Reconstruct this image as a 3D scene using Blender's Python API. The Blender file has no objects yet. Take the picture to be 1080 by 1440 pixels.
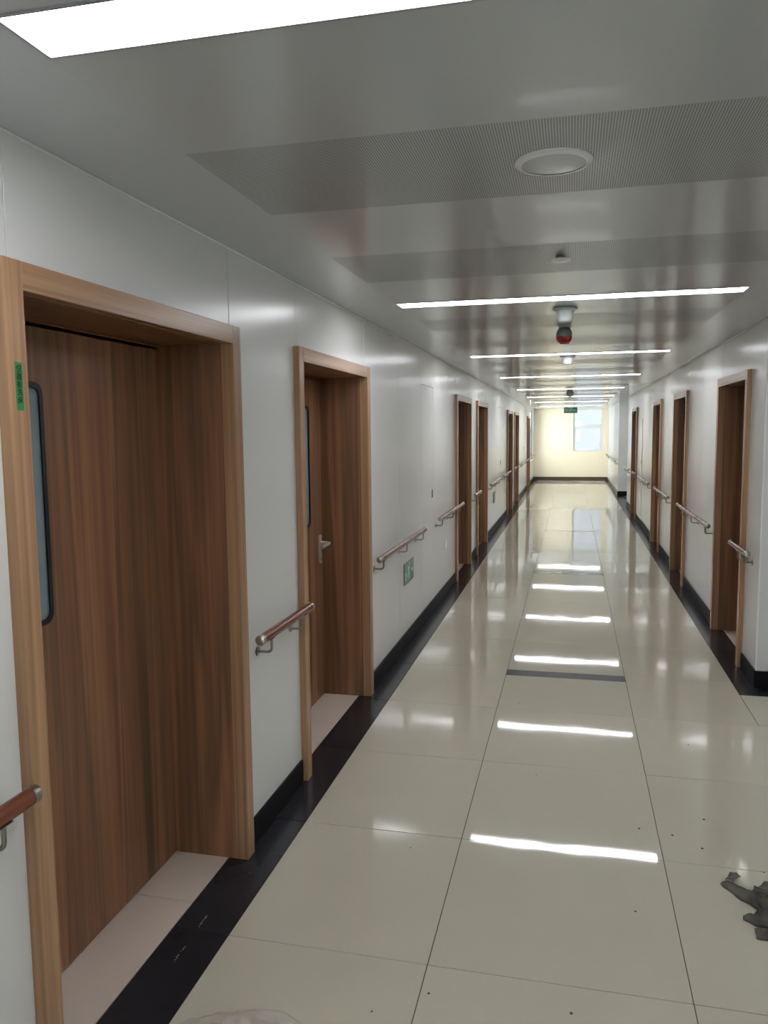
import bpy, bmesh, math, random
from mathutils import Vector, Matrix, noise
random.seed(7)
SC = bpy.context.scene
COL = SC.collection

# ------------------------------------------------------------------ camera
H_CAM, YAW, PITCH, ROLL, FPX = 1.69525, -0.234645, -0.1021357, 0.0105264, 1107.035
cam = bpy.data.cameras.new('camera'); cam_o = bpy.data.objects.new('camera', cam); COL.objects.link(cam_o)
cam.sensor_fit = 'VERTICAL'; cam.sensor_height = 36.0; cam.lens = FPX * 36.0 / 1440.0
cam.clip_start = 0.05; cam.clip_end = 200
_fw = Vector((math.sin(YAW)*math.cos(PITCH), math.cos(YAW)*math.cos(PITCH), math.sin(PITCH)))
_rt = Vector((math.cos(YAW), -math.sin(YAW), 0)); _dn = _fw.cross(_rt)
_r = math.cos(ROLL)*_rt + math.sin(ROLL)*_dn; _d = -math.sin(ROLL)*_rt + math.cos(ROLL)*_dn
M = Matrix.Identity(4)
for i in range(3):
    M[i][0] = _r[i]; M[i][1] = -_d[i]; M[i][2] = -_fw[i]
M[2][3] = H_CAM
cam_o.matrix_world = M
SC.camera = cam_o

# ------------------------------------------------------------------ world, sun, exposure
LAMP = 23.0            # radiance of the lit ceiling strips
w = bpy.data.worlds.new('sky'); SC.world = w; w.use_nodes = True
w.node_tree.nodes['Background'].inputs[0].default_value = (0.92, 0.965, 1.0, 1)
w.node_tree.nodes['Background'].inputs[1].default_value = 12
sun = bpy.data.lights.new('sun', 'SUN'); sun.energy = 110.0; sun.angle = 0.01; sun.color = (1, .96, .9)
sun_o = bpy.data.objects.new('sun', sun); COL.objects.link(sun_o)
sun_o.location = (0, 40, 30)
sun_o.rotation_euler = Vector((0.07, -0.50, -0.86)).to_track_quat('-Z', 'Y').to_euler()
vs = SC.view_settings
vs.view_transform = 'Standard'; vs.look = 'None'; vs.gamma = 1; vs.use_curve_mapping = False
vs.exposure = 0.18
SC.cycles.diffuse_bounces = 6; SC.cycles.glossy_bounces = 6

# ------------------------------------------------------------------ materials
def lin(c):
    return tuple(((x/255)/12.92 if x/255 <= .04045 else ((x/255+.055)/1.055)**2.4) for x in c) + (1,)
def mat(name, rgb=(200, 200, 200), rough=.5, metal=0, spec=.5, coat=0, coat_rough=.05, emit=None, estr=0):
    m = bpy.data.materials.new(name); m.use_nodes = True
    b = m.node_tree.nodes['Principled BSDF']
    b.inputs['Base Color'].default_value = lin(rgb); b.inputs['Roughness'].default_value = rough
    b.inputs['Metallic'].default_value = metal; b.inputs['Specular IOR Level'].default_value = spec
    b.inputs['Coat Weight'].default_value = coat; b.inputs['Coat Roughness'].default_value = coat_rough
    if emit:
        b.inputs['Emission Color'].default_value = lin(emit); b.inputs['Emission Strength'].default_value = estr
    return m
class NT:
    def __init__(s, m): s.m = m; s.t = m.node_tree; s.b = s.t.nodes['Principled BSDF']
    def n(s, kind, **kw):
        x = s.t.nodes.new(kind)
        for k, v in kw.items():
            if k in x.inputs: x.inputs[k].default_value = v
            else: setattr(x, k, v)
        return x
    def l(s, a, b): s.t.links.new(a, b)
def ramp(nt, stops):
    r = nt.n('ShaderNodeValToRGB'); e = r.color_ramp.elements
    while len(e) < len(stops): e.new(.5)
    for el, (p, c) in zip(e, stops): el.position = p; el.color = lin(c)
    return r
def wood(name, stops, axis='Z', rough=.38, streak=6.5, grain=70.0, amt=.35):
    m = mat(name, rough=rough, spec=.4); nt = NT(m)
    tc = nt.n('ShaderNodeTexCoord'); oi = nt.n('ShaderNodeObjectInfo')
    off = nt.n('ShaderNodeVectorMath', operation='SCALE'); nt.l(oi.outputs['Random'], off.inputs['Scale']); off.inputs[0].default_value = (31, 47, 23)
    add = nt.n('ShaderNodeVectorMath', operation='ADD'); nt.l(tc.outputs['Object'], add.inputs[0]); nt.l(off.outputs[0], add.inputs[1])
    def nz(scale, long, det, dist=0):
        mp = nt.n('ShaderNodeMapping'); s = [scale]*3; s['XYZ'.index(axis)] = long; mp.inputs['Scale'].default_value = s
        nt.l(add.outputs[0], mp.inputs[0])
        q = nt.n('ShaderNodeTexNoise'); q.inputs['Scale'].default_value = 1; q.inputs['Detail'].default_value = det; q.inputs['Distortion'].default_value = dist
        nt.l(mp.outputs[0], q.inputs['Vector']); return q
    a = nz(streak, .25, 3, .3); g = nz(grain, 1.1, 4, .5)
    r1 = ramp(nt, stops); nt.l(a.outputs['Fac'], r1.inputs[0])
    r2 = ramp(nt, [(.3, (120, 116, 112)), (.7, (255, 250, 245))]); nt.l(g.outputs['Fac'], r2.inputs[0])
    mx = nt.n('ShaderNodeMix', data_type='RGBA', blend_type='MULTIPLY'); mx.inputs['Factor'].default_value = amt
    nt.l(r1.outputs[0], mx.inputs['A']); nt.l(r2.outputs[0], mx.inputs['B']); nt.l(mx.outputs['Result'], nt.b.inputs['Base Color'])
    bp = nt.n('ShaderNodeBump', Strength=.06, Distance=.002); nt.l(g.outputs['Fac'], bp.inputs['Height']); nt.l(bp.outputs[0], nt.b.inputs['Normal'])
    return m
LEAF = [(.30, (104, 78, 58)), (.42, (142, 99, 71)), (.49, (116, 86, 63)), (.56, (158, 112, 79)), (.63, (134, 90, 67)), (.72, (110, 78, 59))]
FACE = [(.3, (156, 120, 90)), (.5, (178, 140, 105)), (.7, (166, 127, 96))]
M_leaf = wood('walnut_laminate_vertical', LEAF)
M_leaf_y = wood('walnut_laminate_across', LEAF, axis='Y')
M_face = wood('oak_architrave_vertical', FACE, streak=22, amt=.4, rough=.26)
M_face_y = wood('oak_architrave_across', FACE, axis='Y', streak=22, amt=.4, rough=.26)
M_rail = wood('brown_rail_film', [(.3, (104, 56, 40)), (.5, (120, 66, 46)), (.7, (96, 52, 38))], axis='Y', rough=.22, streak=40, amt=.25)

def variegated(name, rgb, rough, spec=.5, var=.03, scale=3.0, coat=0, bump=0, bscale=2.0, blen=.02, dirt=0):
    m = mat(name, rgb, rough, spec=spec, coat=coat); nt = NT(m)
    oi = nt.n('ShaderNodeObjectInfo'); tc = nt.n('ShaderNodeTexCoord')
    off = nt.n('ShaderNodeVectorMath', operation='SCALE'); nt.l(oi.outputs['Random'], off.inputs['Scale']); off.inputs[0].default_value = (41, 17, 29)
    add = nt.n('ShaderNodeVectorMath', operation='ADD'); nt.l(tc.outputs['Object'], add.inputs[0]); nt.l(off.outputs[0], add.inputs[1])
    q = nt.n('ShaderNodeTexNoise', Scale=scale, Detail=4.0); nt.l(add.outputs[0], q.inputs['Vector'])
    mr = nt.n('ShaderNodeMapRange'); nt.l(q.outputs['Fac'], mr.inputs[0]); mr.inputs[1].default_value = .3; mr.inputs[2].default_value = .7; mr.inputs[3].default_value = 1-var; mr.inputs[4].default_value = 1+var
    rr = nt.n('ShaderNodeMapRange'); nt.l(oi.outputs['Random'], rr.inputs[0]); rr.inputs[3].default_value = 1-var*.6; rr.inputs[4].default_value = 1+var*.6
    mu = nt.n('ShaderNodeMath', operation='MULTIPLY'); nt.l(mr.outputs[0], mu.inputs[0]); nt.l(rr.outputs[0], mu.inputs[1])
    hs = nt.n('ShaderNodeHueSaturation', Color=lin(rgb)); nt.l(mu.outputs[0], hs.inputs['Value'])
    out = hs.outputs[0]
    if dirt:
        d = nt.n('ShaderNodeTexNoise', Scale=7.0, Detail=6.0, Roughness=.75); nt.l(add.outputs[0], d.inputs['Vector'])
        r = ramp(nt, [(.60, (0, 0, 0)), (.74, (255, 255, 255))]); nt.l(d.outputs['Fac'], r.inputs[0])
        ms = nt.n('ShaderNodeMath', operation='MULTIPLY'); ms.inputs[1].default_value = dirt; nt.l(r.outputs[0], ms.inputs[0])
        mx = nt.n('ShaderNodeMix', data_type='RGBA'); nt.l(ms.outputs[0], mx.inputs['Factor']); nt.l(out, mx.inputs['A']); mx.inputs['B'].default_value = lin((150, 146, 138))
        out = mx.outputs['Result']
    nt.l(out, nt.b.inputs['Base Color'])
    if bump:
        q2 = nt.n('ShaderNodeTexNoise', Scale=bscale, Detail=1.0); nt.l(add.outputs[0], q2.inputs['Vector'])
        bp = nt.n('ShaderNodeBump', Strength=bump, Distance=blen); nt.l(q2.outputs['Fac'], bp.inputs['Height']); nt.l(bp.outputs[0], nt.b.inputs['Normal'])
    return m
M_tile = variegated('polished_cream_tile', (190, 185, 167), .035, spec=.46, var=.02, bump=.02, bscale=4)
M_thr = variegated('beige_threshold_tile', (204, 190, 176), .12, var=.02)
M_black = variegated('black_border_stone', (38, 39, 44), .22, spec=.28, var=.12, scale=9, dirt=.05)
M_base = variegated('black_baseboard_stone', (20, 20, 22), .5, spec=.12, var=.15, scale=6)
M_inset = variegated('dark_grey_inset_stone', (92, 92, 96), .06, var=.08)
M_joint = mat('grout', (66, 60, 53), .8)
M_wall = variegated('cream_white_enamel_panel', (210, 210, 206), .24, spec=.5, var=.008, scale=1, coat=.0, bump=.03, bscale=1.3)
M_gap = mat('panel_gap', (138, 138, 134), .7)
M_cream = variegated('cream_paint', (247, 235, 208), .5, var=.01)
M_brownbase = mat('brown_baseboard', (84, 66, 52), .4)
M_ceil = variegated('grey_white_ceiling_enamel', (190, 195, 197), .2, var=.006, scale=1, coat=.3, bump=.02, bscale=1.6)
M_white = mat('white_powder_coat', (226, 228, 226), .35)
M_frame = mat('lamp_trim_aluminium', (150, 152, 154), .4)
M_steel = mat('brushed_steel', (176, 172, 164), .28, metal=1)
M_handle = mat('satin_aluminium', (214, 210, 202), .35, metal=.55)
M_steel_dark = mat('dull_steel', (150, 144, 134), .34, metal=1)
M_glass_door = mat('dark_vision_glass', (120, 134, 140), .1, spec=.6)
M_rubber = mat('black_frame', (16, 16, 18), .4)
M_plastic = mat('white_plastic', (222, 224, 220), .35)
M_det = mat('pale_detector_plastic', (172, 178, 176), .4)
M_det_dark = mat('grey_plastic', (128, 130, 130), .45)
M_red = mat('red_plastic', (150, 22, 34), .3)
M_green = mat('green_sign_face', (74, 132, 108), .3)
M_greygreen = mat('sign_border_grey_green', (104, 116, 108), .4)
M_glow = mat('pale_green_print', (206, 236, 220), .5)
M_tape = mat('green_tape', (38, 122, 66), .5)
M_ink = mat('black_ink', (10, 16, 12), .6)
M_screen = mat('green_exit_face', (84, 156, 130), .4)
M_diff = mat('lit_diffuser', (240, 246, 250), .5, emit=(250, 250, 255), estr=LAMP)

def perf_mat():
    m = mat('perforated_ceiling_enamel', (196, 196, 192), .24, coat=.25); nt = NT(m)
    tc = nt.n('ShaderNodeTexCoord'); mp = nt.n('ShaderNodeMapping'); mp.inputs['Scale'].default_value = (1/.0066, 1/.0066, 0)
    nt.l(tc.outputs['Object'], mp.inputs[0])
    fr = nt.n('ShaderNodeVectorMath', operation='FRACTION'); nt.l(mp.outputs[0], fr.inputs[0])
    sb = nt.n('ShaderNodeVectorMath', operation='SUBTRACT'); nt.l(fr.outputs[0], sb.inputs[0]); sb.inputs[1].default_value = (.5, .5, 0)
    ln = nt.n('ShaderNodeVectorMath', operation='LENGTH'); nt.l(sb.outputs[0], ln.inputs[0])
    mr = nt.n('ShaderNodeMapRange'); nt.l(ln.outputs['Value'], mr.inputs[0]); mr.inputs[1].default_value = .27; mr.inputs[2].default_value = .36
    mx = nt.n('ShaderNodeMix', data_type='RGBA'); nt.l(mr.outputs[0], mx.inputs['Factor'])
    mx.inputs['A'].default_value = lin((104, 104, 104)); mx.inputs['B'].default_value = lin((190, 195, 197)); nt.l(mx.outputs['Result'], nt.b.inputs['Base Color'])
    sp = nt.n('ShaderNodeMath', operation='MULTIPLY'); nt.l(mr.outputs[0], sp.inputs[0]); sp.inputs[1].default_value = .5; nt.l(sp.outputs[0], nt.b.inputs['Specular IOR Level'])
    ct = nt.n('ShaderNodeMath', operation='MULTIPLY'); nt.l(mr.outputs[0], ct.inputs[0]); ct.inputs[1].default_value = .25; nt.l(ct.outputs[0], nt.b.inputs['Coat Weight'])
    return m
M_perf = perf_mat()
def glass_mat(name, tint):
    m = bpy.data.materials.new(name); m.use_nodes = True; t = m.node_tree; t.nodes.remove(t.nodes['Principled BSDF'])
    a = t.nodes.new('ShaderNodeBsdfTransparent'); a.inputs[0].default_value = tint
    g = t.nodes.new('ShaderNodeBsdfGlossy'); g.inputs['Roughness'].default_value = .02
    f = t.nodes.new('ShaderNodeFresnel'); ge = t.nodes.new('ShaderNodeNewGeometry'); mr = t.nodes.new('ShaderNodeMapRange')
    mr.inputs[3].default_value = 1.45; mr.inputs[4].default_value = 1/1.45; t.links.new(ge.outputs['Backfacing'], mr.inputs[0]); t.links.new(mr.outputs[0], f.inputs[0])
    x = t.nodes.new('ShaderNodeMixShader'); t.links.new(f.outputs[0], x.inputs[0]); t.links.new(a.outputs[0], x.inputs[1]); t.links.new(g.outputs[0], x.inputs[2])
    t.links.new(x.outputs[0], t.nodes['Material Output'].inputs[0]); return m
M_pane = glass_mat('clear_pane', (.97, .985, 1, 1))
M_tint = glass_mat('sky_dimming_pane', (.27, .28, .288, 1))  # invented tint that dims sky and sun through the end window

# ------------------------------------------------------------------ mesh helpers
class MB:
    def __init__(s): s.bm = bmesh.new()
    def box(s, x0, x1, y0, y1, z0, z1, bev=0):
        v = [s.bm.verts.new((x, y, z)) for z in (z0, z1) for x, y in ((x0, y0), (x1, y0), (x1, y1), (x0, y1))]
        fs = [s.bm.faces.new([v[i] for i in q]) for q in ((3, 2, 1, 0), (4, 5, 6, 7), (0, 1, 5, 4), (1, 2, 6, 5), (2, 3, 7, 6), (3, 0, 4, 7))]
        if bev:
            es = list({e for f in fs for e in f.edges})
            bmesh.ops.bevel(s.bm, geom=es, offset=bev, segments=1, affect='EDGES')
        return s
    def lathe(s, prof, n=24, c=(0, 0, 0), axis='Z', cap=True):
        rings = []
        for r, h in prof:
            ring = []
            for i in range(n):
                a = 2*math.pi*i/n; p = (r*math.cos(a), r*math.sin(a), h)
                if axis == 'Y': p = (p[0], p[2], p[1])
                if axis == 'X': p = (p[2], p[0], p[1])
                ring.append(s.bm.verts.new((c[0]+p[0], c[1]+p[1], c[2]+p[2])))
            rings.append(ring)
        for a, b in zip(rings, rings[1:]):
            for i in range(n): s.bm.faces.new((a[i], a[(i+1) % n], b[(i+1) % n], b[i]))
        if cap:
            s.bm.faces.new(rings[0][::-1]); s.bm.faces.new(rings[-1])
        return s
    def tube(s, pts, r, n=10):
        pts = [Vector(p) for p in pts]; rings = []
        for i, p in enumerate(pts):
            d = ((pts[min(i+1, len(pts)-1)]-p).normalized() + (p-pts[max(i-1, 0)]).normalized())
            d = d.normalized() if d.length > 1e-6 else Vector((0, 0, 1))
            u = d.cross(Vector((0, 1, 0)) if abs(d.y) < .9 else Vector((1, 0, 0))).normalized(); v = d.cross(u)
            k = 1.0
            if 0 < i < len(pts)-1:
                k = 1/max(.5, math.cos(((pts[i+1]-p).angle(p-pts[i-1]))/2))
            rings.append([s.bm.verts.new(p + r*(math.cos(2*math.pi*j/n)*u + math.sin(2*math.pi*j/n)*v)) for j in range(n)])
        for a, b in zip(rings, rings[1:]):
            for i in range(n): s.bm.faces.new((a[i], a[(i+1) % n], b[(i+1) % n], b[i]))
        s.bm.faces.new(rings[0][::-1]); s.bm.faces.new(rings[-1]); return s
    def prism(s, pts, a, b, axis='X'):
        """closed outline extruded from a to b along axis; outline coordinates are the other two axes in order"""
        def P(p, t):
            return {'X': (t, p[0], p[1]), 'Y': (p[0], t, p[1]), 'Z': (p[0], p[1], t)}[axis]
        A = [s.bm.verts.new(P(p, a)) for p in pts]; B = [s.bm.verts.new(P(p, b)) for p in pts]
        s.bm.faces.new(A[::-1]); s.bm.faces.new(B); n = len(pts)
        for i in range(n): s.bm.faces.new((A[i], A[(i+1) % n], B[(i+1) % n], B[i]))
        return s
    def ring(s, out, inn, a, b, axis='X'):
        """two outlines with the same number of points -> frame extruded from a to b"""
        def P(p, t):
            return {'X': (t, p[0], p[1]), 'Y': (p[0], t, p[1]), 'Z': (p[0], p[1], t)}[axis]
        n = len(out); q = [[s.bm.verts.new(P(p, t)) for p in o] for o, t in ((out, a), (out, b), (inn, b), (inn, a))]
        for k in range(4):
            for i in range(n): s.bm.faces.new((q[k][i], q[k][(i+1) % n], q[(k+1) % 4][(i+1) % n], q[(k+1) % 4][i]))
        return s
    def build(s, name, m, parent=None, smooth=False, loc=None):
        bmesh.ops.recalc_face_normals(s.bm, faces=s.bm.faces)
        me = bpy.data.meshes.new(name); s.bm.to_mesh(me); s.bm.free(); me.materials.append(m)
        if smooth:
            for p in me.polygons: p.use_smooth = True
            me.set_sharp_from_angle(angle=math.radians(40))
        o = bpy.data.objects.new(name, me); COL.objects.link(o)
        if loc: o.location = loc
        if parent: o.parent = parent
        return o
def rrect(y0, y1, z0, z1, r, seg=5):
    pts = []
    for cy, cz, a0 in ((y1-r, z1-r, 0), (y0+r, z1-r, 90), (y0+r, z0+r, 180), (y1-r, z0+r, 270)):
        for i in range(seg+1):
            a = math.radians(a0+90*i/seg); pts.append((cy+r*math.cos(a), cz+r*math.sin(a)))
    return pts
def tag(o, label=None, cat=None, group=None, kind=None):
    if label: o['label'] = label
    if cat: o['category'] = cat
    if group: o['group'] = group
    if kind: o['kind'] = kind
    return o
def empty(name, loc=(0, 0, 0)):
    o = bpy.data.objects.new(name, None); o.empty_display_size = .1; o.location = loc; COL.objects.link(o); return o
def struct(name, label, cat, loc=(0, 0, 0)):
    return tag(empty(name, loc), label, cat, kind='structure')
def copy_tree(o, parent=None):
    c = o.copy(); COL.objects.link(c)
    if parent: c.parent = parent
    for ch in list(o.children): copy_tree(ch, c)
    return c

# ------------------------------------------------------------------ key dimensions
WL, WR, ZC = -1.262, 1.190, 2.385            # wall faces, ceiling
XS, XT0, XT1, XS2 = -1.112, -0.427, 0.373, 1.060   # border edge, tile joints, border edge
Y0T = 2.317                                    # a tile joint; tiles every 0.8 m
YB, YF = -3.6, 27.0                            # behind the camera, end wall
YC = 5.45                                      # corner where the lobby opens on the right
A0, A1 = 18.10, 20.90                          # side passage on the right
XP = 1.150                                     # right wall beyond the passage
LOB = 4.2                                      # far side of lobby and side passage
DL = [1.545+7.14*k for k in range(4)]; DL2 = [3.500+7.14*k for k in range(3)]
LEFT_DOORS = [(DL[0], 1.29), (DL2[0], 1.32), (DL[1], 1.29), (DL2[1], 1.32), (DL[2], 1.29), (DL2[2], 1.32), (DL[3], 1.29)]
RIGHT_DOORS = [(5.88, 1.15), (8.85, 1.10), (11.33, 1.06), (15.50, 1.14)]
ZD, AW = 2.092, .066                           # frame height and width
REV = .31

# ------------------------------------------------------------------ floor
floor = MB().box(-1.75, LOB+.2, YB-.2, YF+.25, -.12, -.004).build('floor', M_joint)
tag(floor, 'polished cream tiled corridor floor with black stone borders', 'floor', kind='structure')
G = .0015
cache = {}
def tile(name, m, x0, x1, y0, y1, tilt=0.0, th=.012):
    key = (name, m.name, round(x1-x0, 4), round(y1-y0, 4))
    if key not in cache:
        a, b = (x1-x0)/2-G, (y1-y0)/2-G
        mb = MB().box(-a, a, -b, b, -th, 0, .0006)
        o = mb.build(name, m); cache[key] = o.data
    else:
        o = bpy.data.objects.new(name, cache[key]); COL.objects.link(o)
    o.location = ((x0+x1)/2, (y0+y1)/2, 0.0 if not tilt else -.0003)
    o.rotation_euler = (random.uniform(-tilt, tilt), random.uniform(-tilt, tilt), 0)
    o.parent = floor; return o
rows = [Y0T+.8*k for k in range(-8, 31)]
for j, y in enumerate(rows):
    y1 = min(y+.8, YF)
    if y > YF-.05: break
    tile('tile', M_tile, XS, XT0, y, y1, .0012)
    inset = (j-8) % 5 == 3 and j >= 8
    if inset:      # a dark strip is let into the far edge of every fifth tile of the middle row
        tile('tile', M_tile, XT0, XT1, y, y1-.13, .0012)
        tile('inset_strip', M_inset, XT0, XT1, y1-.13, y1, 0)
    else:
        tile('tile', M_tile, XT0, XT1, y, y1, .0012)
    lob = y+.8 < 5.25
    tile('tile', M_tile, XT1, XS2 if not lob else XT1+.8, y, y1, .0012)
    if lob:
        for k in range(1, 4): tile('tile', M_tile, XT1+.8*k, XT1+.8*(k+1), y, y1, .0012)
    elif y < 5.25:
        for k in range(1, 4): tile('tile', M_tile, XT1+.8*k-(.113 if k == 1 else 0), XT1+.8*(k+1), y, 5.26)
    tile('border_tile', M_black, -1.318, XS, y, y1, .0006)
    if y >= 5.4: tile('border_tile', M_black, XS2, WR+.07, y, y1, .0006)
tile('border_tile', M_black, XS2, WR+.07, 5.26, rows[13] if rows[13] > 5.3 else 5.517)
for k in range(4): tile('border_tile', M_black, WR+.07+.7*k, WR+.07+.7*(k+1), 5.26, 5.45)
for k in range(4):
    x = WR+.07+.7*k
    for q in range(4): tile('tile', M_tile, x, x+.7, A0+.7*q, A0+.7*(q+1), .0012)

# ------------------------------------------------------------------ walls
def segs(doors, a, b):
    """solid stretches between the door frames"""
    out = []; p = a
    for y, wd in doors:
        out.append((p, y+.03)); p = y+wd-.03
    out.append((p, b)); return out
def panel(parent, side, y0, y1, z0=0.0, z1=ZC, m=None):
    x0, x1 = (WL-.008, WL) if side < 0 else (WR, WR+.008)
    return MB().box(x0, x1, y0+.0012, y1-.0012, z0, z1, .0008).build('wall_panel', m or M_wall, parent)

VY0, VY1, VZ0, VZ1 = 24.50, 26.45, .70, 2.30      # window added in the left wall to brighten the far end
mb = MB().box(-1.75, WL-REV-.03, YB, VY0, 0, ZC).box(-1.75, WL-REV-.03, VY1, YF, 0, ZC).box(-1.75, WL-REV-.03, VY0, VY1, 0, VZ0).box(-1.75, WL-REV-.03, VY0, VY1, VZ1, ZC)
for a, b in segs(LEFT_DOORS, YB, YF):
    if b < VY1: mb.box(WL-REV-.03, WL-.008, a, b, 0, ZC)
    else: mb.box(WL-REV-.03, WL-.008, a, VY0, 0, ZC).box(WL-REV-.03, WL-.008, VY1, b, 0, ZC).box(WL-REV-.03, WL-.008, VY0, VY1, 0, VZ0).box(WL-REV-.03, WL-.008, VY0, VY1, VZ1, ZC)
for y, wd in LEFT_DOORS: mb.box(WL-REV-.03, WL-.008, y+.03, y+wd-.03, ZD-.03, ZC)
wall_left = tag(mb.build('wall_left', M_gap), 'left corridor wall of glossy off-white panels with brown doors', 'wall', kind='structure')
mb = MB()
mb.box(WR+REV+.03, 1.68, YC, A0, 0, ZC)
for a, b in segs(RIGHT_DOORS, YC, A0): mb.box(WR+.008, WR+REV+.03, a, b, 0, ZC)
for y, wd in RIGHT_DOORS: mb.box(WR+.008, WR+REV+.03, y+.03, y+wd-.03, ZD-.03, ZC)
wall_right = tag(mb.build('wall_right', M_gap), 'right corridor wall of glossy off-white panels with brown doors', 'wall', kind='structure')

def seams_left():
    s = [YB, -2.6, -1.4, -.4, .6]
    for k in range(4):
        o = 7.14*k
        s += [1.60+o, 2.80+o, 3.55+o, 4.78+o, 5.76+o, 6.68+o, 7.30+o, 8.19+o]
    s = [q for q in s if q < VY0-.1] + [VY0, VY1, YF]
    return s
CABS_L = [(6.68, 7.30), (13.82, 14.44)]
sl = seams_left()
for a, b in zip(sl, sl[1:]):
    mid = (a+b)/2
    d = [(y, wd) for y, wd in LEFT_DOORS if y+.02 < mid < y+wd-.02]
    if d: panel(wall_left, -1, a, b, ZD-.02)
    elif a == VY0: panel(wall_left, -1, a, b, 0, VZ0); panel(wall_left, -1, a, b, VZ1)
    elif any(abs(a-c0) < .01 for c0, c1 in CABS_L): panel(wall_left, -1, a, b, 2.094)
    else:
        # clip where it meets a door frame
        p, q = a, b
        for y, wd in LEFT_DOORS:
            if y < b < y+wd and a < y: q = y+.03
            if y < a < y+wd and b > y+wd: p = y+wd-.03
        panel(wall_left, -1, p, q)
        if q < b: panel(wall_left, -1, q, b, ZD-.02)
        if p > a: panel(wall_left, -1, a, p, ZD-.02)
sr = [YC, 5.95, 6.99, 7.95, 8.90, 9.90, 10.62, 11.38, 12.34, 13.3, 14.40, 15.20, 15.55, 16.60, 17.4, A0]
for a, b in zip(sr, sr[1:]):
    mid = (a+b)/2
    d = [(y, wd) for y, wd in RIGHT_DOORS if y+.02 < mid < y+wd-.02]
    if d: panel(wall_right, 1, a, b, ZD-.02)
    elif abs(a-14.40) < .01:
        panel(wall_right, 1, a, b, 1.86)
    else:
        p, q = a, b
        for y, wd in RIGHT_DOORS:
            if y < b < y+wd and a < y: q = y+.03
            if y < a < y+wd and b > y+wd: p = y+wd-.03
        panel(wall_right, 1, p, q)
        if q < b: panel(wall_right, 1, q, b, ZD-.02)
        if p > a: panel(wall_right, 1, a, p, ZD-.02)
# return walls of the lobby and the side passage, wall beyond the passage
wr = struct('wall_return', 'off-white panelled return wall beside the first right-hand door', 'wall')
for k in range(3): MB().box(WR+.004+.95*k, WR+.004+.95*(k+1)-.0024, YC-.008, YC, 0, ZC, .0008).build('wall_panel', M_wall, wr)
MB().box(1.68, LOB, YC, YC+.2, 0, ZC).build('wall_core', M_gap, wr)
MB().lathe([(.006, 0), (.006, ZC)], 12, (WR+.002, YC-.002, 0)).build('corner_trim', M_white, wr, True)
wp = struct('wall_passage', 'off-white return wall at the far side of the side passage', 'wall')
for k in range(3): MB().box(XP+.001+1.0*k, XP+1.0*(k+1)-.0014, A1-.0, A1+.008, 0, ZC, .0008).build('wall_panel', M_wall, wp)
MB().box(XP+.008, LOB, A1+.008, A1+.2, 0, ZC).build('wall_core', M_gap, wp)
MB().box(1.68, LOB, A0-.2, A0, 0, ZC).build('wall_core', M_wall, wp)
wf = struct('wall_far_right', 'bright off-white wall beyond the side passage leading to the window', 'wall')
ys = [A1+.008, 21.9, 22.9, 23.9, 24.9, 25.9, YF]
for a, b in zip(ys, ys[1:]): MB().box(XP, XP+.008, a+.0012, b-.0012, 0, ZC, .0008).build('wall_panel', M_wall, wf)
MB().box(XP+.008, XP+.2, A1+.2, YF, 0, ZC).build('wall_core', M_gap, wf)
# end wall with its window opening
WX0, WX1, WZ0, WZ1 = .03, .985, .955, 2.375
mb = MB()
mb.box(-1.75, WX0, YF, YF+.22, 0, ZC); mb.box(WX1, XP+.25, YF, YF+.22, 0, ZC)
mb.box(WX0, WX1, YF, YF+.22, 0, WZ0); mb.box(WX0, WX1, YF, YF+.22, WZ1, ZC)
tag(mb.build('wall_back', M_cream), 'cream painted end wall with a white window', 'wall', kind='structure')
FX0, FX1 = -.6, .6
tag(MB().box(-1.75, FX0, YB-.2, YB, 0, ZC).box(FX1, LOB+.2, YB-.2, YB, 0, ZC).box(FX0, FX1, YB-.2, YB, 0, .8).box(FX0, FX1, YB-.2, YB, 2.3, ZC).build('wall_front', M_wall), 'off-white wall behind the viewer', 'wall', kind='structure')
# lobby and passage walls, opened for the added daylight windows
mb = MB()
LW0, LW1 = [2.4], [3.1]
mb.box(LOB, LOB+.2, YB, 5.65, 0, .9); mb.box(LOB, LOB+.2, YB, 5.65, 2.3, ZC)
for a, b in zip([YB]+LW1, LW0+[5.65]): mb.box(LOB, LOB+.2, a, b, .9, 2.3)
tag(mb.build('wall_lobby', M_wall), 'off-white far wall of the lobby on the right', 'wall', kind='structure')
mb = MB()
mb.box(LOB, LOB+.2, A0-.2, A1+.2, 0, .9); mb.box(LOB, LOB+.2, A0-.2, A0+.8, .9, ZC); mb.box(LOB, LOB+.2, A1-.8, A1+.2, .9, ZC)
mb.box(LOB, LOB+.2, A0+.8, A1-.8, 2.3, ZC)
tag(mb.build('wall_passage_end', M_wall), 'off-white wall with an added window ending the side passage', 'wall', kind='structure')

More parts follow.
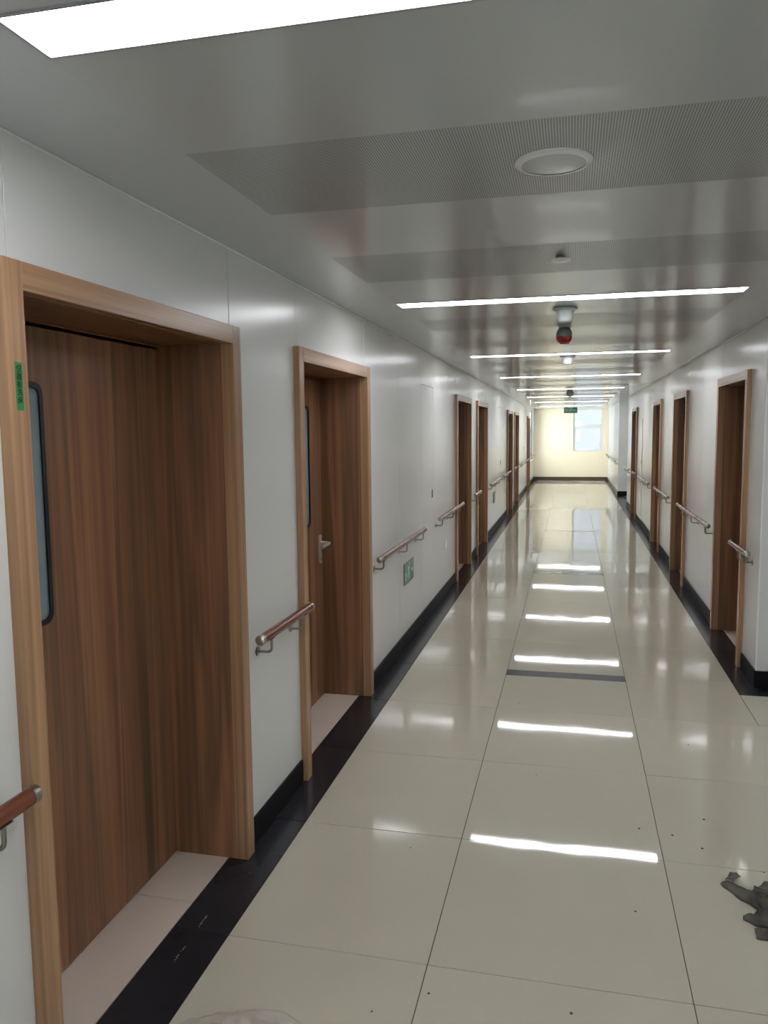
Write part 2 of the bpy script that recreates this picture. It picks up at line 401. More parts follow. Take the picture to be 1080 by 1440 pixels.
# ------------------------------------------------------------------ ceiling
mb = MB()
mb.box(-1.75, LOB+.2, YB-.2, YF+.25, ZC+.012, ZC+.12)
ceiling = tag(mb.build('ceiling', M_gap), 'glossy grey-white metal panel ceiling with perforated strips', 'ceiling', kind='structure')
LIGHTS = [-1.92, 1.19, 4.27, 7.45, 10.56, 13.85, 17.15, 20.45, 23.75]
CX0, CX1, LW = -.945, .842, .155
def cpanel(name, m, x0, x1, y0, y1, g=.0006):
    o = MB().box(x0+g, x1-g, y0+g, y1-g, ZC, ZC+.012, .0005 if g > .0003 else 0).build(name, m, ceiling); return o
edges = [YB] + LIGHTS + [26.1]
for i, L in enumerate(LIGHTS):
    nx = LIGHTS[i+1] if i+1 < len(LIGHTS) else 27.2
    s = (nx-L)/3.1
    cuts = [L+LW, L+.68, L+1.255, L+1.91*s, L+1.91*s+.56, nx]
    for k in range(5):
        if cuts[k] > YF-.1: break
        cpanel('perforated_panel' if k in (1, 3) else 'ceiling_panel', M_perf if k in (1, 3) else M_ceil, CX0, CX1, cuts[k], min(YF, cuts[k+1]), .0002)
cpanel('ceiling_panel', M_ceil, CX0, CX1, YB, LIGHTS[0])
for k in range(10):
    y0 = YB+3.06*k
    cpanel('ceiling_panel', M_ceil, WL-.01, CX0, y0, y0+3.06, .0001)
    cpanel('ceiling_panel', M_ceil, CX1, WR+.01, y0, y0+3.06, .0001)
for k in range(3): cpanel('ceiling_panel', M_ceil, WR+.01+k, min(LOB, WR+.01+k+1), YB, YC)
for k in range(3): cpanel('ceiling_panel', M_ceil, WR+.01+k, min(LOB, WR+.01+k+1), A0, A1)
def trim(n, label, boxes):
    mb = MB()
    for b in boxes: mb.box(*b, .001)
    tag(mb.build(n, M_white), label, 'trim', kind='structure')
trim('trim_1', 'thin white shadow-gap trim along the left wall top', [(WL, WL+.006, YB, YF, ZC-.006, ZC-.0005)])
trim('trim_2', 'thin white shadow-gap trim along the right wall top', [(WR-.006, WR, YC-.008, A0, ZC-.006, ZC-.0005)])
trim('trim_3', 'thin white trim along the top of the return wall', [(WR, LOB, YC-.024, YC-.008, ZC-.006, ZC-.0005)])

M_off = mat('unlit_diffuser', (236, 238, 240), .5)
def lamp_light(x0, x1, y0, y1, label, group, lit=True):
    t = tag(empty('ceiling_light', ((x0+x1)/2, (y0+y1)/2, ZC)), label, 'light', group)
    a, b, f = (x1-x0)/2, (y1-y0)/2, .007
    MB().ring([(-a, -b), (a, -b), (a, b), (-a, b)], [(-a+f, -b+f), (a-f, -b+f), (a-f, b-f), (-a+f, b-f)], -.003, .010, 'Z').build('frame', M_frame, t)
    MB().box(-a+f, a-f, -b+f, b-f, .0005, .006).build('diffuser', M_diff if lit else M_off, t)
    return t
ordn = ['', 'lit ceiling strip nearest the viewer, cut by the top of the picture', 'lit ceiling strip just before the cone-shaped smoke detector and red alarm',
        'lit ceiling strip just before the second smoke detector', 'fourth lit ceiling strip from the viewer', 'fifth lit ceiling strip from the viewer',
        'sixth lit ceiling strip from the viewer', 'lit ceiling strip just before the hanging exit sign', 'lit ceiling strip closest to the end wall and window']
for i, L in enumerate(LIGHTS):
    lamp_light(CX0, CX1, L, L+LW, ordn[i] or 'unlit ceiling strip behind the viewer', 'ceiling strip lights down the corridor', i > 0)
lamp_light(1.9, 3.7, 1.5, 1.66, 'unlit ceiling strip in the lobby to the right', None, False)

# ------------------------------------------------------------------ doors
def door(n, side, y0, wd, label, hinge_far, has_handle=True):
    """side -1 left, +1 right. y0 near outer edge of the frame, wd outer width. Built in corridor coordinates with origin at the sill."""
    X = WL if side < 0 else WR
    s = -side                                   # +1 points out of the wall into the corridor (x)
    d = tag(empty('door_%d' % n, (X, y0, 0)), label, 'door', kind='structure')
    def bx(x0, x1, *r, bev=0, mb=None):
        mb = mb or MB(); a, b = sorted((x0*s, x1*s)); return mb.box(a, b, *r, bev)
    P = .030
    bx(-.022, P, 0, AW, .0005, ZD, bev=.0015).build('architrave', M_face, d)
    bx(-.022, P, wd-AW, wd, .0005, ZD, bev=.0015).build('architrave', M_face, d)
    bx(-.022, P, AW+.0008, wd-AW-.0008, ZD-AW, ZD, bev=.0015).build('architrave', M_face_y, d)
    t = .03
    bx(-REV-.02, -.0225, AW-t, AW-.002, .0005, ZD-AW+.002, bev=.001).build('lining', M_leaf, d)
    bx(-REV-.02, -.0225, wd-AW+.002, wd-AW+t, .0005, ZD-AW+.002, bev=.001).build('lining', M_leaf, d)
    bx(-REV-.02, -.0225, AW-.002, wd-AW+.002, ZD-AW+.002, ZD-AW+t, bev=.001).build('lining', M_leaf_y, d)
    stop = bx(-REV+.0, -REV+.028, AW-.0015, wd-AW+.0015, ZD-AW-.014, ZD-AW+.0015).build('door_stop', M_leaf_y, d)
    # leaf with a rounded vision panel
    w0, w1 = AW+.002, wd-AW-.002
    F = -REV+.028                                # front face of the leaf
    if hinge_far: g0, g1, hy = .40-.045, .523, .20
    else: g0, g1, hy = w1-.40, w1-.225, w1-.055
    gz0, gz1 = 1.13, 1.845
    lf = MB(); out = rrect(g0, g1, gz0, gz1, .03)
    outer = []
    for (yy, zz) in out:                        # project the hole outline on the leaf border for a simple ring
        outer.append((yy, zz))
    # four boards round the hole plus the leaf body behind
    bx(F-.045, F-.012, w0, w1, .006, ZD-AW-.003, mb=lf)
    bx(F-.012, F, w0, g0, .006, ZD-AW-.003, mb=lf); bx(F-.012, F, g1, w1, .006, ZD-AW-.003, mb=lf)
    bx(F-.012, F, g0, g1, .006, gz0, mb=lf); bx(F-.012, F, g0, g1, gz1, ZD-AW-.003, mb=lf)
    leaf = lf.build('leaf', M_leaf, d)
    MB().ring(rrect(g0-.006, g1+.006, gz0-.006, gz1+.006, .036), rrect(g0+.010, g1-.010, gz0+.010, gz1-.010, .024), F*s-.0*s, (F+.004)*s, 'X').build('glass_frame', M_rubber, leaf)
    bx(F-.011, F-.004, g0+.002, g1-.002, gz0+.002, gz1-.002).build('glass', M_glass_door, leaf)
    if has_handle:
        sg = 1 if hinge_far else -1             # lever points towards the hinges
        e = MB(); e.prism(rrect(hy-.021, hy+.021, .868, 1.05, .012), F*s, (F+.009)*s, 'X'); e.build('lock_plate', M_handle, leaf)
        h = MB(); x1 = (F+.055)*s
        x1 = (F+.066)*s
        pts = [(F*s, hy, 1.0), ((F+.052)*s, hy, 1.0), (x1, hy+sg*.014, 1.0), (x1, hy+sg*.07, .998), ((F+.058)*s, hy+sg*.135, .99)]
        h.tube(pts, .0115, 10); h.build('lever_handle', M_handle, leaf, True)
        k = MB(); k.lathe([(.008, (F+.009)*s), (.008, (F+.014)*s)], 12, (0, hy, .895), 'X'); k.build('key_cylinder', M_steel_dark, leaf)
    # threshold tiles inside the reveal
    if side < 0:
        cut = y0+(.92 if wd < 1.3 else .55)
        for a, b in ((y0+AW-.02, cut), (cut, y0+wd-AW+.02)): tile('threshold_tile', M_thr, WL-REV-.02, -1.319, a, b)
    else:
        tile('threshold_tile', M_thr, WR+.071, WR+REV+.02, y0+AW-.02, y0+wd-AW+.02)
    return d
LD = ['wide brown wooden door nearest the viewer on the left, green tape on its frame', 'brown wooden door with steel lever handle, second on the left wall',
      'brown wooden door third along the left wall, after the flush cabinet', 'brown wooden door fourth along the left wall', 'brown wooden door fifth along the left wall',
      'brown wooden door sixth along the left wall', 'brown wooden door last on the left wall, nearest the cream end wall']
RD = ['brown wooden door nearest the viewer on the right wall, beside the corner', 'brown wooden door second along the right wall', 'brown wooden door third along the right wall',
      'brown wooden door last on the right wall, before the side passage']
for i, (y, wd) in enumerate(LEFT_DOORS): door(i+1, -1, y, wd, LD[i], i % 2 == 0)
for i, (y, wd) in enumerate(RIGHT_DOORS): door(i+8, 1, y, wd, RD[i], i % 2 == 1)

# ------------------------------------------------------------------ baseboards
def baseboard(name, label, pieces, m=M_base):
    e = struct(name, label, 'baseboard')
    for p in pieces: MB().box(*p, .001).build('baseboard_piece', m, e)
def cutlist(doors, a, b, x0, x1, joint=2.4):
    res = []; p = a
    for y, wd in doors + [(b+.014, 0)]:
        q = y-.014
        while q-p > joint*1.4: res.append((x0, x1, p, p+joint-.001, .0005, .112)); p += joint
        if q > p+.02: res.append((x0, x1, p, q, .0005, .112))
        p = y+wd+.004
    return res
baseboard('baseboard_left', 'black stone baseboard along the left wall', cutlist(LEFT_DOORS, YB+.01, YF-.02, WL+.0002, WL+.012))
baseboard('baseboard_right', 'black stone baseboard along the right wall and round its corner', cutlist(RIGHT_DOORS, YC-.006, A0-.012, WR-.012, WR-.0002)
          + [(WR-.012, 2.6, YC-.020, YC-.0085, .0005, .112), (2.601, LOB-.01, YC-.020, YC-.0085, .0005, .112)])
baseboard('baseboard_passage', 'black stone baseboard on the return wall of the side passage', [(XP-.011, 2.4, A1-.012, A1-.0002, .0005, .112), (2.401, LOB-.01, A1-.012, A1-.0002, .0005, .112)])
baseboard('baseboard_far_right', 'brown baseboard along the bright far right wall', [(XP-.012, XP-.0002, A1+.0, YF-.014, .0005, .112)], M_brownbase)
baseboard('baseboard_back', 'brown baseboard along the cream end wall', [(WL+.013, -.05, YF-.012, YF-.0002, .0005, .118), (-.049, XP-.013, YF-.012, YF-.0002, .0005, .118)], M_brownbase)

# ------------------------------------------------------------------ windows
def window(n, label, axis, c, u0, u1, z0, z1, dirn, mullion=None, pane=None):
    pane = pane or M_pane
    """frame in a wall opening; axis 'Y' -> wall across the corridor, 'X' -> wall along it"""
    e = struct('window_%d' % n, label, 'window')
    ax = axis
    def bx(a0, a1, c0, c1, zz0, zz1, bev=.002):
        return MB().box(a0, a1, c0, c1, zz0, zz1, bev) if ax == 'Y' else MB().box(c0, c1, a0, a1, zz0, zz1, bev)
    f = .05; c0, c1 = c+.05*dirn, c+.11*dirn
    if c0 > c1: c0, c1 = c1, c0
    ring = MB()
    ring.ring([(u0, z0), (u1, z0), (u1, z1), (u0, z1)], [(u0+f, z0+f), (u1-f, z0+f), (u1-f, z1-f), (u0+f, z1-f)], c0, c1, ax)
    ring.build('frame', M_white, e)
    zt = z0+.82 if mullion is None else mullion
    bx(u0+f, u1-f, c0, c1, zt-.05, zt+.05).build('transom', M_white, e)
    s0, s1 = c0+.005, c0+.035
    sash = MB().ring([(u0+f, z0+f), (u1-f, z0+f), (u1-f, zt-.05), (u0+f, zt-.05)], [(u0+f+.04, z0+f+.04), (u1-f-.04, z0+f+.04), (u1-f-.04, zt-.09), (u0+f+.04, zt-.09)], s0, s1, ax).build('sash', M_white, e)
    bx(u0+f+.04, u1-f-.04, s0+.012, s0+.017, z0+f+.04, zt-.09, 0).build('pane', pane, sash)
    bx(u0+f, u1-f, s0+.012, s0+.017, zt+.05, z1-f, 0).build('pane', pane, e)
    a, b = sorted((c-.012*dirn, c+.05*dirn))
    bx(u0-.0, u1+.0, a, b, z0+.0005, z0+.02).build('sill', M_white, e)
    return e
window(1, 'white framed window in the cream end wall', 'Y', YF, WX0, WX1, WZ0, WZ1, 1, 1.79, M_tint)
window(2, 'unseen white framed window added for daylight at the end of the side passage', 'X', LOB, A0+.8, A1-.8, .9, 2.3, 1, 1.7)  # unseen window added to let daylight into the far half
window(5, 'white framed window added for daylight in the left wall by the far corner', 'X', WL-.02, VY0, VY1, VZ0, VZ1, -1, 1.7)  # added daylight source for the far end of the corridor
window(6, 'unseen white framed window added for daylight, ending the corridor behind the viewer', 'Y', YB, FX0, FX1, .8, 2.3, -1, 1.7)  # unseen, added to light the door reveals from behind the camera
for k in range(1): window(3+k, 'white framed window added for daylight in the lobby, out of the picture', 'X', LOB, LW0[k], LW1[k], .9, 2.3, 1, 1.7)  # unseen, added to send daylight onto the near corridor

# ------------------------------------------------------------------ handrails
RAD, RZ = .0205, .872
def rail(side, y0, y1, br, label, xw=None):
    xw = (WL if side < 0 else WR) if xw is None else xw; s = -side; x = xw+s*.066
    t = tag(empty('handrail', (x, y0, RZ)), label, 'handrail', 'handrails along the corridor walls')
    def sub(name, mb, m, sm=True):
        o = mb.build(name, m, t, sm); return o
    L = y1-y0
    sub('tube', MB().lathe([(RAD, .024), (RAD, L-.024)], 20, axis='Y'), M_rail)
    sub('end_cap', MB().lathe([(RAD-.003, 0), (RAD+.0008, .003), (RAD+.0008, .0238)], 20, axis='Y'), M_steel)
    sub('end_cap', MB().lathe([(RAD+.0008, L-.0238), (RAD+.0008, L-.003), (RAD-.003, L)], 20, axis='Y'), M_steel)
    for by in br: bracket_local(t, s, by-y0)
    return t
def bracket_local(t, s, y):
    z0 = -RAD-.003; zb = .792-RZ; r = .018; xw = -s*.066
    b = MB()
    pts = [(xw+s*.006, y, zb), (-s*r, y, zb)] + [(-s*r+s*r*math.sin(a), y, zb+r-r*math.cos(a)) for a in (math.pi/6, math.pi/3, math.pi/2)] + [(0, y, z0+.003)]
    b.tube(pts, .0058, 8); br = b.build('bracket', M_steel_dark, t, True)
    MB().lathe([(.019, xw+s*.0003), (.019, xw+s*.006)], 16, (0, y, zb), 'X').build('wall_plate', M_steel_dark, br, True)
    MB().box(-.011, .011, y-.02, y+.02, z0, z0+.0025).build('saddle', M_steel_dark, br)
RAILS_L = [(.85, 1.51, [1.0, 1.40], 'brown handrail end at the left edge, before the first left door'),
           (2.86, 3.49, [2.985, 3.38], 'short brown handrail between the first two left doors'),
           (4.86, 6.50, [4.98, 5.74, 6.40], 'brown handrail above the green wall sign nearest the viewer'),
           (7.26, 8.86, [7.40, 8.10, 8.62], 'brown handrail just before the third left door'),
           (10.05, 10.62, [10.14, 10.52], 'short brown handrail between the third and fourth left doors'),
           (12.02, 13.66, [12.15, 12.9, 13.54], 'handrail right after the fourth left door'),
           (14.40, 15.95, [14.54, 15.2, 15.72], 'handrail just before the fifth left door'),
           (17.18, 17.76, [17.28, 17.66], 'short handrail between the fifth and sixth left doors'),
           (19.16, 20.80, [19.3, 20.0, 20.68], 'handrail right after the sixth left door'),
           (21.55, 23.10, [21.7, 22.3, 22.9], 'handrail just before the last left door'),
           (24.30, 26.2, [24.42, 25.2, 26.0], 'handrail between the last left door and end wall')]
for a, b, br, lb in RAILS_L: rail(-1, a, b, br, lb)
RAILS_R = [(5.50, 6.06, [5.66, 5.80], 'short brown handrail at the right corner, before the first right door'),
           (7.04, 9.02, [7.18, 8.0, 8.76], 'brown handrail between the first and second right doors'),
           (9.97, 11.50, [10.1, 10.7, 11.24], 'brown handrail between the second and third right doors'),
           (12.44, 14.25, [12.56, 13.3, 14.1], 'handrail right after the third right door'),
           (15.24, 15.60, [15.3, 15.5], 'short handrail just before the last right door'),
           (16.72, 18.0, [16.86, 17.86], 'handrail between the last right door and side passage')]
for a, b, br, lb in RAILS_R: rail(1, a, b, br, lb)
rail(1, 21.1, 26.7, [21.3, 23.0, 24.8, 26.5], 'long handrail on the bright wall beyond the side passage', XP)

# ------------------------------------------------------------------ flush cabinets, sockets, wall signs
def flush_cabinet(side, y0, y1, ztop, label, proud=.0):
    X = WL if side < 0 else WR; s = -side
    t = tag(empty('flush_cabinet', (X, y0, 0)), label, 'cabinet', 'flush cabinets in the corridor walls')
    a, b = sorted((-.0078*s, proud*s))
    L = y1-y0
    MB().box(a, b, .003, L-.003, .125, ztop-.004, .001).build('door', M_wall, t)
    MB().box(a, b*.0, .003, L-.003, .001, .121, .001).build('plinth', M_wall, t)
    hy = L-.085 if side < 0 else .06
    p, q = sorted(((proud+.0002)*s, (proud+.005)*s))
    h = MB().box(p, q, hy-.012, hy+.012, 1.075, 1.155, .002).build('pull_handle', M_steel_dark, t)
    p, q = sorted(((proud+.005)*s, (proud+.0065)*s))
    MB().box(p, q, hy-.006, hy+.006, 1.082, 1.148).build('slot', M_rubber, h)
flush_cabinet(-1, 6.68, 7.30, 2.094, 'white flush cabinet in the left wall between the sign and third door')
flush_cabinet(-1, 13.82, 14.44, 2.094, 'white flush cabinet in the left wall before the fifth door')
flush_cabinet(1, 14.40, 15.20, 1.86, 'white flush cabinet in the right wall before the last right door', .008)
def socket(y, z, label):
    t = tag(empty('wall_socket', (WL, y, z)), label, 'socket', 'sockets low on the left wall')
    MB().prism(rrect(-.043, .043, -.043, .043, .006), .0003, .008, 'X').build('face_plate', M_plastic, t)
    for dy, dz in ((-.014, .016), (.014, .016), (0, -.014)):
        MB().box(.008, .0086, dy-.003, dy+.003, dz-.007, dz+.007).build('slot', M_rubber, t)
socket(7.98, .53, 'white wall socket below the handrail before the third left door')
socket(15.12, .53, 'white wall socket low before the fifth left door')
t = tag(empty('light_switch', (WL, 21.3, 1.2)), 'white switch plate on the left wall beyond the sixth door', 'switch')
MB().prism(rrect(-.06, .06, -.045, .045, .006), .0003, .010, 'X').build('face_plate', M_plastic, t)
for k in (-.028, .028): MB().box(.010, .013, k-.025, k+.025, -.033, .033, .001).build('rocker', M_det, t)

def runner(mb, u, v, sc, a, b, axis):
    """running-person pictogram, built of thin plates; u across, v up"""
    def pl(pts): mb.prism([(u+sc*p[0], v+sc*p[1]) for p in pts], a, b, axis)
    c = [(.06+.09*math.cos(i*math.pi/4), .42+.09*math.sin(i*math.pi/4)) for i in range(8)]; pl(c)
    pl([(-.02, .32), (.12, .30), (.02, -.02), (-.14, .02)])
    pl([(.10, .30), (.30, .12), (.26, .06), (.06, .22)])
    pl([(-.02, .30), (-.24, .20), (-.27, .05), (-.21, .05), (-.17, .16), (.0, .22)])
    pl([(0, .02), (.16, -.14), (.10, -.42), (.02, -.42), (.05, -.16), (-.12, 0)])
    pl([(-.12, .04), (-.02, 0), (-.18, -.24), (-.42, -.26), (-.42, -.18), (-.22, -.16)])
def wall_sign(y, label):
    t = tag(empty('exit_direction_sign', (WL, y, .58)), label, 'sign', 'green signs low on the left wall')
    MB().box(.0003, .006, -.19, .19, -.085, .085, .001).build('plate', M_greygreen, t)
    MB().box(.006, .0068, -.165, .165, -.07, .07).build('green_field', M_green, t)
    mb = MB(); runner(mb, -.01, 0, .150, .0069, .0076, 'X')
    mb.prism([(.10, .03), (.155, 0), (.10, -.03), (.115, -.008), (.075, -.008), (.075, .008), (.115, .008)], .0069, .0076, 'X')
    mb.prism([(-.15, -.05), (-.15, .0), (-.105, .0), (-.105, -.012), (-.135, -.012), (-.135, -.05)], .0069, .0076, 'X')
    mb.build('pictogram', M_glow, t)
wall_sign(6.10, 'green running-man exit sign low on the left wall, nearest the viewer')
wall_sign(13.25, 'green running-man exit sign low on the left wall, farther away')

# ------------------------------------------------------------------ ceiling fittings
def speaker(x, y, label):
    t = tag(empty('ceiling_speaker', (x, y, ZC)), label, 'speaker')
    MB().lathe([(.099, -.0005), (.099, -.005), (.093, -.009), (.082, -.010)], 40, cap=False).build('rim', M_white, t, True)
    MB().lathe([(.083, -.0005), (.083, -.0085), (.05, -.012), (.002, -.013)], 40).build('grille', M_ceil, t, True)
speaker(-.056, 2.16, 'round white flush ceiling speaker set in the nearest perforated strip')
t = tag(empty('sprinkler_cover', (-.056, 3.31, ZC)), 'small round disc hanging just under the second perforated ceiling strip', 'sprinkler')
MB().lathe([(.018, -.0005), (.018, -.014)], 16).build('neck', M_det_dark, t, True)
MB().lathe([(.038, -.014), (.041, -.015), (.041, -.019), (.036, -.021)], 24).build('disc', M_white, t, True)
def detector(y, label):
    t = tag(empty('smoke_detector', (-.050, y, ZC)), label, 'detector', 'cone-shaped smoke detectors on the ceiling')
    MB().lathe([(.060, -.0005), (.069, -.004), (.069, -.011), (.062, -.016)], 28).build('base', M_det, t, True)
    MB().lathe([(.052, -.016), (.044, -.056), (.040, -.076), (.035, -.080)], 28).build('body', M_det, t, True)
    MB().lathe([(.006, -.080), (.004, -.083)], 10).build('indicator', M_det_dark, t)
detector(4.70, 'pale cone-shaped smoke detector just past the second light strip')
detector(7.74, 'pale cone-shaped smoke detector just past the third light strip')
t = tag(empty('alarm_beacon', (-.062, 5.62, ZC)), 'round grey and red alarm beacon hanging from the ceiling', 'alarm')
MB().lathe([(.036, -.0005), (.044, -.012), (.051, -.026), (.054, -.042), (.054, -.058)], 28).build('housing', M_det_dark, t, True)
MB().lathe([(.054, -.0581), (.053, -.075), (.044, -.094), (.028, -.102)], 28).build('red_lens', M_red, t, True)
MB().box(-.028, .034, -.006, .006, -.108, -.102, .001).build('test_lug', M_red, t)
t = tag(empty('ceiling_camera', (-.05, 14.6, ZC)), 'small dark round fitting on the ceiling far down the corridor', 'camera')
MB().lathe([(.05, -.0005), (.05, -.02)], 24).build('base', M_det_dark, t, True)
MB().lathe([(.062, -.0205), (.068, -.05), (.060, -.085), (.036, -.105), (.01, -.11)], 24).build('dome', M_det_dark, t, True)

# hanging exit sign
ex = tag(empty('exit_sign', (-.05, 22.0, ZC)), 'green hanging exit sign with running figure near the end wall', 'sign')
for dx in (-.11, .11):
    MB().lathe([(.012, -.0005), (.012, -.008), (.004, -.009), (.004, -.100)], 10, (dx, 0, 0)).build('hanger_rod', M_det_dark, ex)
box = MB().box(-.178, .178, -.012, .012, -.252, -.1, .003).build('sign_box', M_det_dark, ex)
MB().box(-.172, .172, -.0132, -.0121, -.247, -.105).build('green_face', M_screen, box)
mb = MB(); runner(mb, -.0, -.176, .12, -.0142, -.0133, 'Y')
mb.prism([(.085, -.15), (.15, -.176), (.085, -.202), (.10, -.184), (.055, -.184), (.055, -.168), (.10, -.168)], -.0142, -.0133, 'Y')
mb.ring([(-.045, -.24), (.045, -.24), (.045, -.112), (-.045, -.112)], [(-.037, -.24), (.037, -.24), (.037, -.12), (-.037, -.12)], -.0142, -.0133, 'Y')
mb.build('pictogram', M_glow, box)
def text(name, body, size, m, parent, loc, rot):
    cu = bpy.data.curves.new(name, 'FONT'); cu.body = body; cu.size = size; cu.align_x = 'CENTER'; cu.align_y = 'CENTER'; cu.extrude = .0002; cu.offset = size*.012; cu.resolution_u = 2
    o = bpy.data.objects.new(name, cu); COL.objects.link(o)
    bpy.context.view_layer.update()
    me = bpy.data.meshes.new_from_object(o.evaluated_get(bpy.context.evaluated_depsgraph_get())); bpy.data.objects.remove(o)
    me.materials.clear(); me.materials.append(m)
    q = bpy.data.objects.new(name, me); COL.objects.link(q); q.parent = parent; q.location = loc; q.rotation_euler = rot; return q
text('lettering', '安全\n出口', .045, M_glow, box, (-.11, -.0135, -.176), (math.pi/2, 0, 0))

# green tape label on the frame of the first door
tp = tag(empty('tape_label', (WL+.0303, 1.545+.034, 1.808)), 'green tape strip with black handwritten characters on first left door frame', 'label')
MB().prism([(-.0125, -.055), (.011, -.057), (.0118, .052), (-.0125, .054)], 0, .0004, 'X').build('tape', M_tape, tp)
text('handwriting', '仪\n器\n板\n洗\n床', .0178, M_ink, tp, (.0006, 0, .002), (math.pi/2, 0, math.pi/2))

# ------------------------------------------------------------------ things lying on the floor
def crumple(name, m, label, cat, outline, center, hmax, seed, nr=26, nt=120, hscale=34.0, thin=.002):
    """a crumpled cloth: polar sheet whose rim follows an irregular outline, thrown into folds"""
    rnd = random.Random(seed)
    c = Vector((center[0], center[1]))
    pts = [Vector(p)-c for p in outline]
    ang = [(math.atan2(p.y, p.x), p.length) for p in pts]; ang.sort()
    def rad(a):
        n = len(ang)
        for i in range(n):
            a0, r0 = ang[i]; a1, r1 = ang[(i+1) % n]
            if i == n-1: a1 += 2*math.pi
            aa = a if a >= ang[0][0] else a+2*math.pi
            if a0 <= aa <= a1:
                p0 = Vector((r0*math.cos(a0), r0*math.sin(a0))); p1 = Vector((r1*math.cos(a1), r1*math.sin(a1))); d = Vector((math.cos(aa), math.sin(aa)))
                e = p1-p0; den = d.x*e.y-d.y*e.x
                return abs((p0.x*e.y-p0.y*e.x)/den) if abs(den) > 1e-9 else r0
        return ang[0][1]
    bm = bmesh.new(); rings = []
    for j in range(nr):
        f = (j+.02)/(nr-1); ring = []
        for i in range(nt):
            a = -math.pi+2*math.pi*i/nt; r = rad(a)*f
            x, y = r*math.cos(a), r*math.sin(a)
            q = Vector((x*hscale, y*hscale, seed))
            n1 = 1-abs(noise.noise(q*.55))*2.2; n2 = 1-abs(noise.noise(q*1.2+Vector((7, 3, 1))))*2
            env = (1-f**3)*.75+.25*(1-f)
            z = .003 + hmax*max(0, env*(.55*max(0, n1)+.35*max(0, n2)+.2)) + .006*max(0, noise.noise(q*2.0))*(f)
            x += .008*noise.noise(q*.9+Vector((0, 0, 5))); y += .008*noise.noise(q*.9+Vector((0, 0, 9)))
            ring.append(bm.verts.new((x, y, z)))
        rings.append(ring)
    for A, B in zip(rings, rings[1:]):
        for i in range(nt): bm.faces.new((A[i], A[(i+1) % nt], B[(i+1) % nt], B[i]))
    bm.faces.new(rings[0])
    s = MB(); s.bm.free(); s.bm = bm
    o = s.build(name, m, None, False, (c.x, c.y, 0))
    for p in o.data.polygons: p.use_smooth = True
    md = o.modifiers.new('thickness', 'SOLIDIFY'); md.thickness = thin; md.offset = 1
    return tag(o, label, cat)
M_rag = variegated('dirty_grey_rag', (98, 95, 90), .9, var=.4, scale=14, spec=.1)
M_sheet = variegated('grubby_white_plastic', (196, 190, 176), .35, var=.15, scale=9)
def ribbons(name, m, label, cat, strips, seed):
    """a wad of cloth: arched, wrinkled strips of one cloth lying over each other"""
    bm = bmesh.new()
    for k, (path, hw, base, arch) in enumerate(strips):
        P = [Vector(p) for p in path]; n = 26; w_ = 15; rows_ = []
        for i in range(n):
            t = i/(n-1)*(len(P)-1); a = min(int(t), len(P)-2); f = t-a; f = f*f*(3-2*f)*.5+f*.5
            c = P[a].lerp(P[a+1], f); d = (P[a+1]-P[a]).normalized(); nrm = Vector((-d.y, d.x))
            h = hw[a]*(1-f)+hw[a+1]*f; row = []
            for q in range(w_):
                u = -1+2*q/(w_-1); e = Vector((c.x*30, c.y*30, seed+k*3.1))
                wob = 1+.35*noise.noise(e*.8+Vector((u, 0, 4)))
                x, y = c+nrm*u*h*wob
                g = Vector((x*38, y*38, seed+k*5.3))
                fold = abs(noise.noise(Vector((u*2.6+k, t*1.4, seed))))*1.5+.5*noise.noise(g)
                z = .002+base+arch*(1-u*u)**.8*(.55+.6*fold)+.008*max(0, noise.noise(g*1.7))
                z *= min(1, .25+3*min(i, n-1-i)/n) if base < .01 else 1
                row.append(bm.verts.new((x, y, max(.001, z))))
            rows_.append(row)
        for A, B in zip(rows_, rows_[1:]):
            for q in range(w_-1): bm.faces.new((A[q], A[q+1], B[q+1], B[q]))
    c = Vector((strips[0][0][0][0], strips[0][0][0][1], 0))
    bmesh.ops.translate(bm, verts=bm.verts, vec=-c)
    s = MB(); s.bm.free(); s.bm = bm
    o = s.build(name, m, None, False, c)
    for p in o.data.polygons: p.use_smooth = True
    md = o.modifiers.new('thickness', 'SOLIDIFY'); md.thickness = .0025; md.offset = 1
    return tag(o, label, cat)
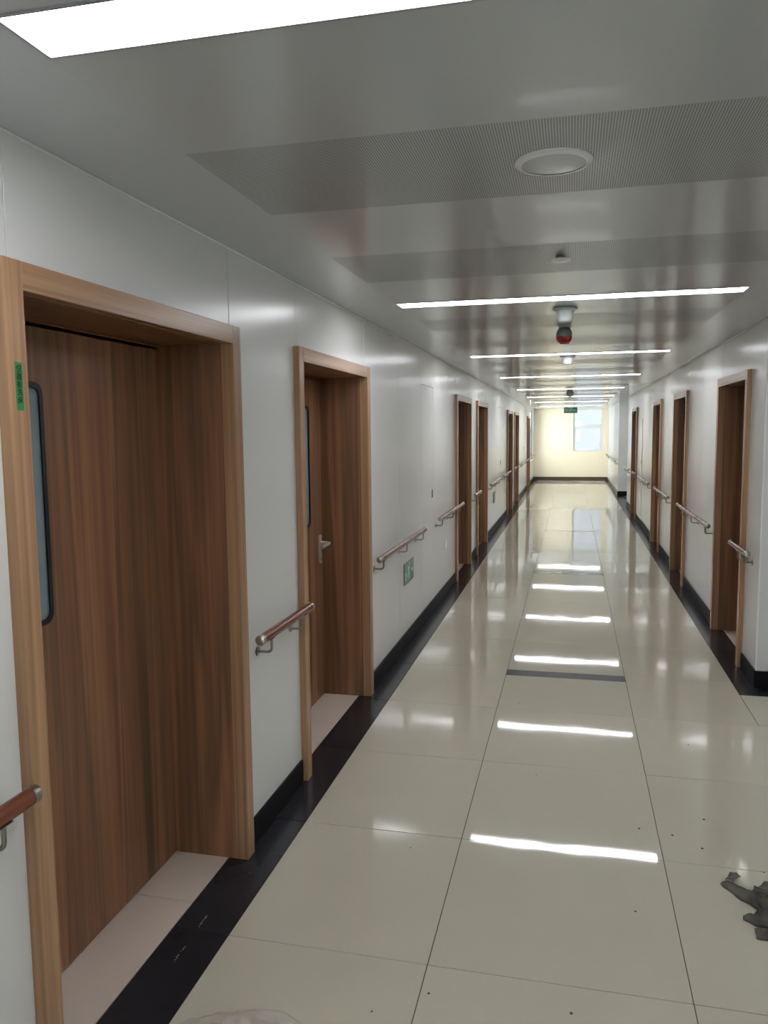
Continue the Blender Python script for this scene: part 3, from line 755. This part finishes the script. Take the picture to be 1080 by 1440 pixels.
ribbons('rag', M_rag, 'crumpled dark grey rag on the floor tiles at the right edge', 'rag', [
    ([(.578, 3.005), (.632, 2.935), (.69, 2.875), (.80, 2.83), (.92, 2.83)], [.020, .034, .040, .07, .06], 0, .026),
    ([(.590, 2.995), (.606, 3.022), (.622, 3.045)], [.013, .012, .016], .012, .008),
    ([(.668, 2.945), (.72, 2.965), (.80, 2.945), (.92, 2.93)], [.018, .034, .05, .05], .002, .038),
    ([(.600, 2.787), (.645, 2.775), (.72, 2.79), (.82, 2.76), (.93, 2.76)], [.006, .026, .046, .055, .05], .001, .040),
    ([(.622, 2.705), (.70, 2.700), (.80, 2.685), (.92, 2.70)], [.026, .030, .036, .03], 0, .034),
    ([(.675, 2.885), (.705, 2.83), (.72, 2.76), (.735, 2.69)], [.02, .036, .036, .03], .012, .036),
    ([(.74, 2.95), (.79, 2.86), (.80, 2.77), (.84, 2.69)], [.03, .045, .05, .04], .022, .042),
    ([(.66, 2.92), (.76, 2.88), (.86, 2.88)], [.012, .022, .03], .034, .016)], 5)
crumple('plastic_sheet', M_sheet, 'crumpled off-white plastic sheet at the bottom edge of the picture', 'plastic',
        [(-1.09, 1.905), (-.98, 1.97), (-.87, 2.012), (-.80, 2.016), (-.73, 1.985), (-.66, 1.90), (-.64, 1.76), (-.74, 1.62), (-.92, 1.60), (-1.06, 1.68), (-1.10, 1.80)],
        (-.88, 1.80), .042, 11, hscale=38.0)
# crumbs of plaster and dirt dotted over the near tiles
mb = MB()
for (x, y) in [(.735, 3.11), (.535, 3.245), (.43, 3.33), (.30, 3.36), (-.55, 2.08), (-.40, 2.19), (-.15, 3.8), (.24, 2.75), (-.30, 4.82), (.63, 4.35), (-.62, 3.0), (.02, 2.2), (.58, 3.5)]:
    r = random.uniform(.003, .0055); k = random.uniform(0, 6)
    mb.lathe([(r, .0003), (r*.8, r*.5), (r*.3, r*.7)], 7, (x, y, 0))
tag(mb.build('floor_crumbs', mat('dirt_crumb', (88, 78, 68), .9)), 'tiny dark crumbs of dirt scattered over the near floor tiles', 'dirt', kind='stuff')

# chalky scuff on the black border by the first door
mb = MB(); sc = [(-1.227, 2.127), (-1.228, 2.17), (-1.229, 2.197), (-1.227, 2.228), (-1.231, 2.338), (-1.233, 2.37), (-1.232, 2.399)]
def lump(x, y, r):
    mb.lathe([(r, .0002), (r*.6, .0006)], 6, (x, y, 0))
for (a, b) in ((0, 3), (4, 6)):
    for k in range(26):
        t = random.random()*(b-a); i = a+int(min(t, b-a-.001)); f = t-int(min(t, b-a-.001))
        lump(sc[i][0]*(1-f)+sc[i+1][0]*f+random.gauss(0, .0015), sc[i][1]*(1-f)+sc[i+1][1]*f+random.gauss(0, .003), random.uniform(.0008, .0024))
tag(mb.build('chalk_scuff', mat('chalk_dust', (150, 148, 142), .9)), 'pale broken chalky scuff on the black floor border by the first left door', 'dirt', kind='stuff')
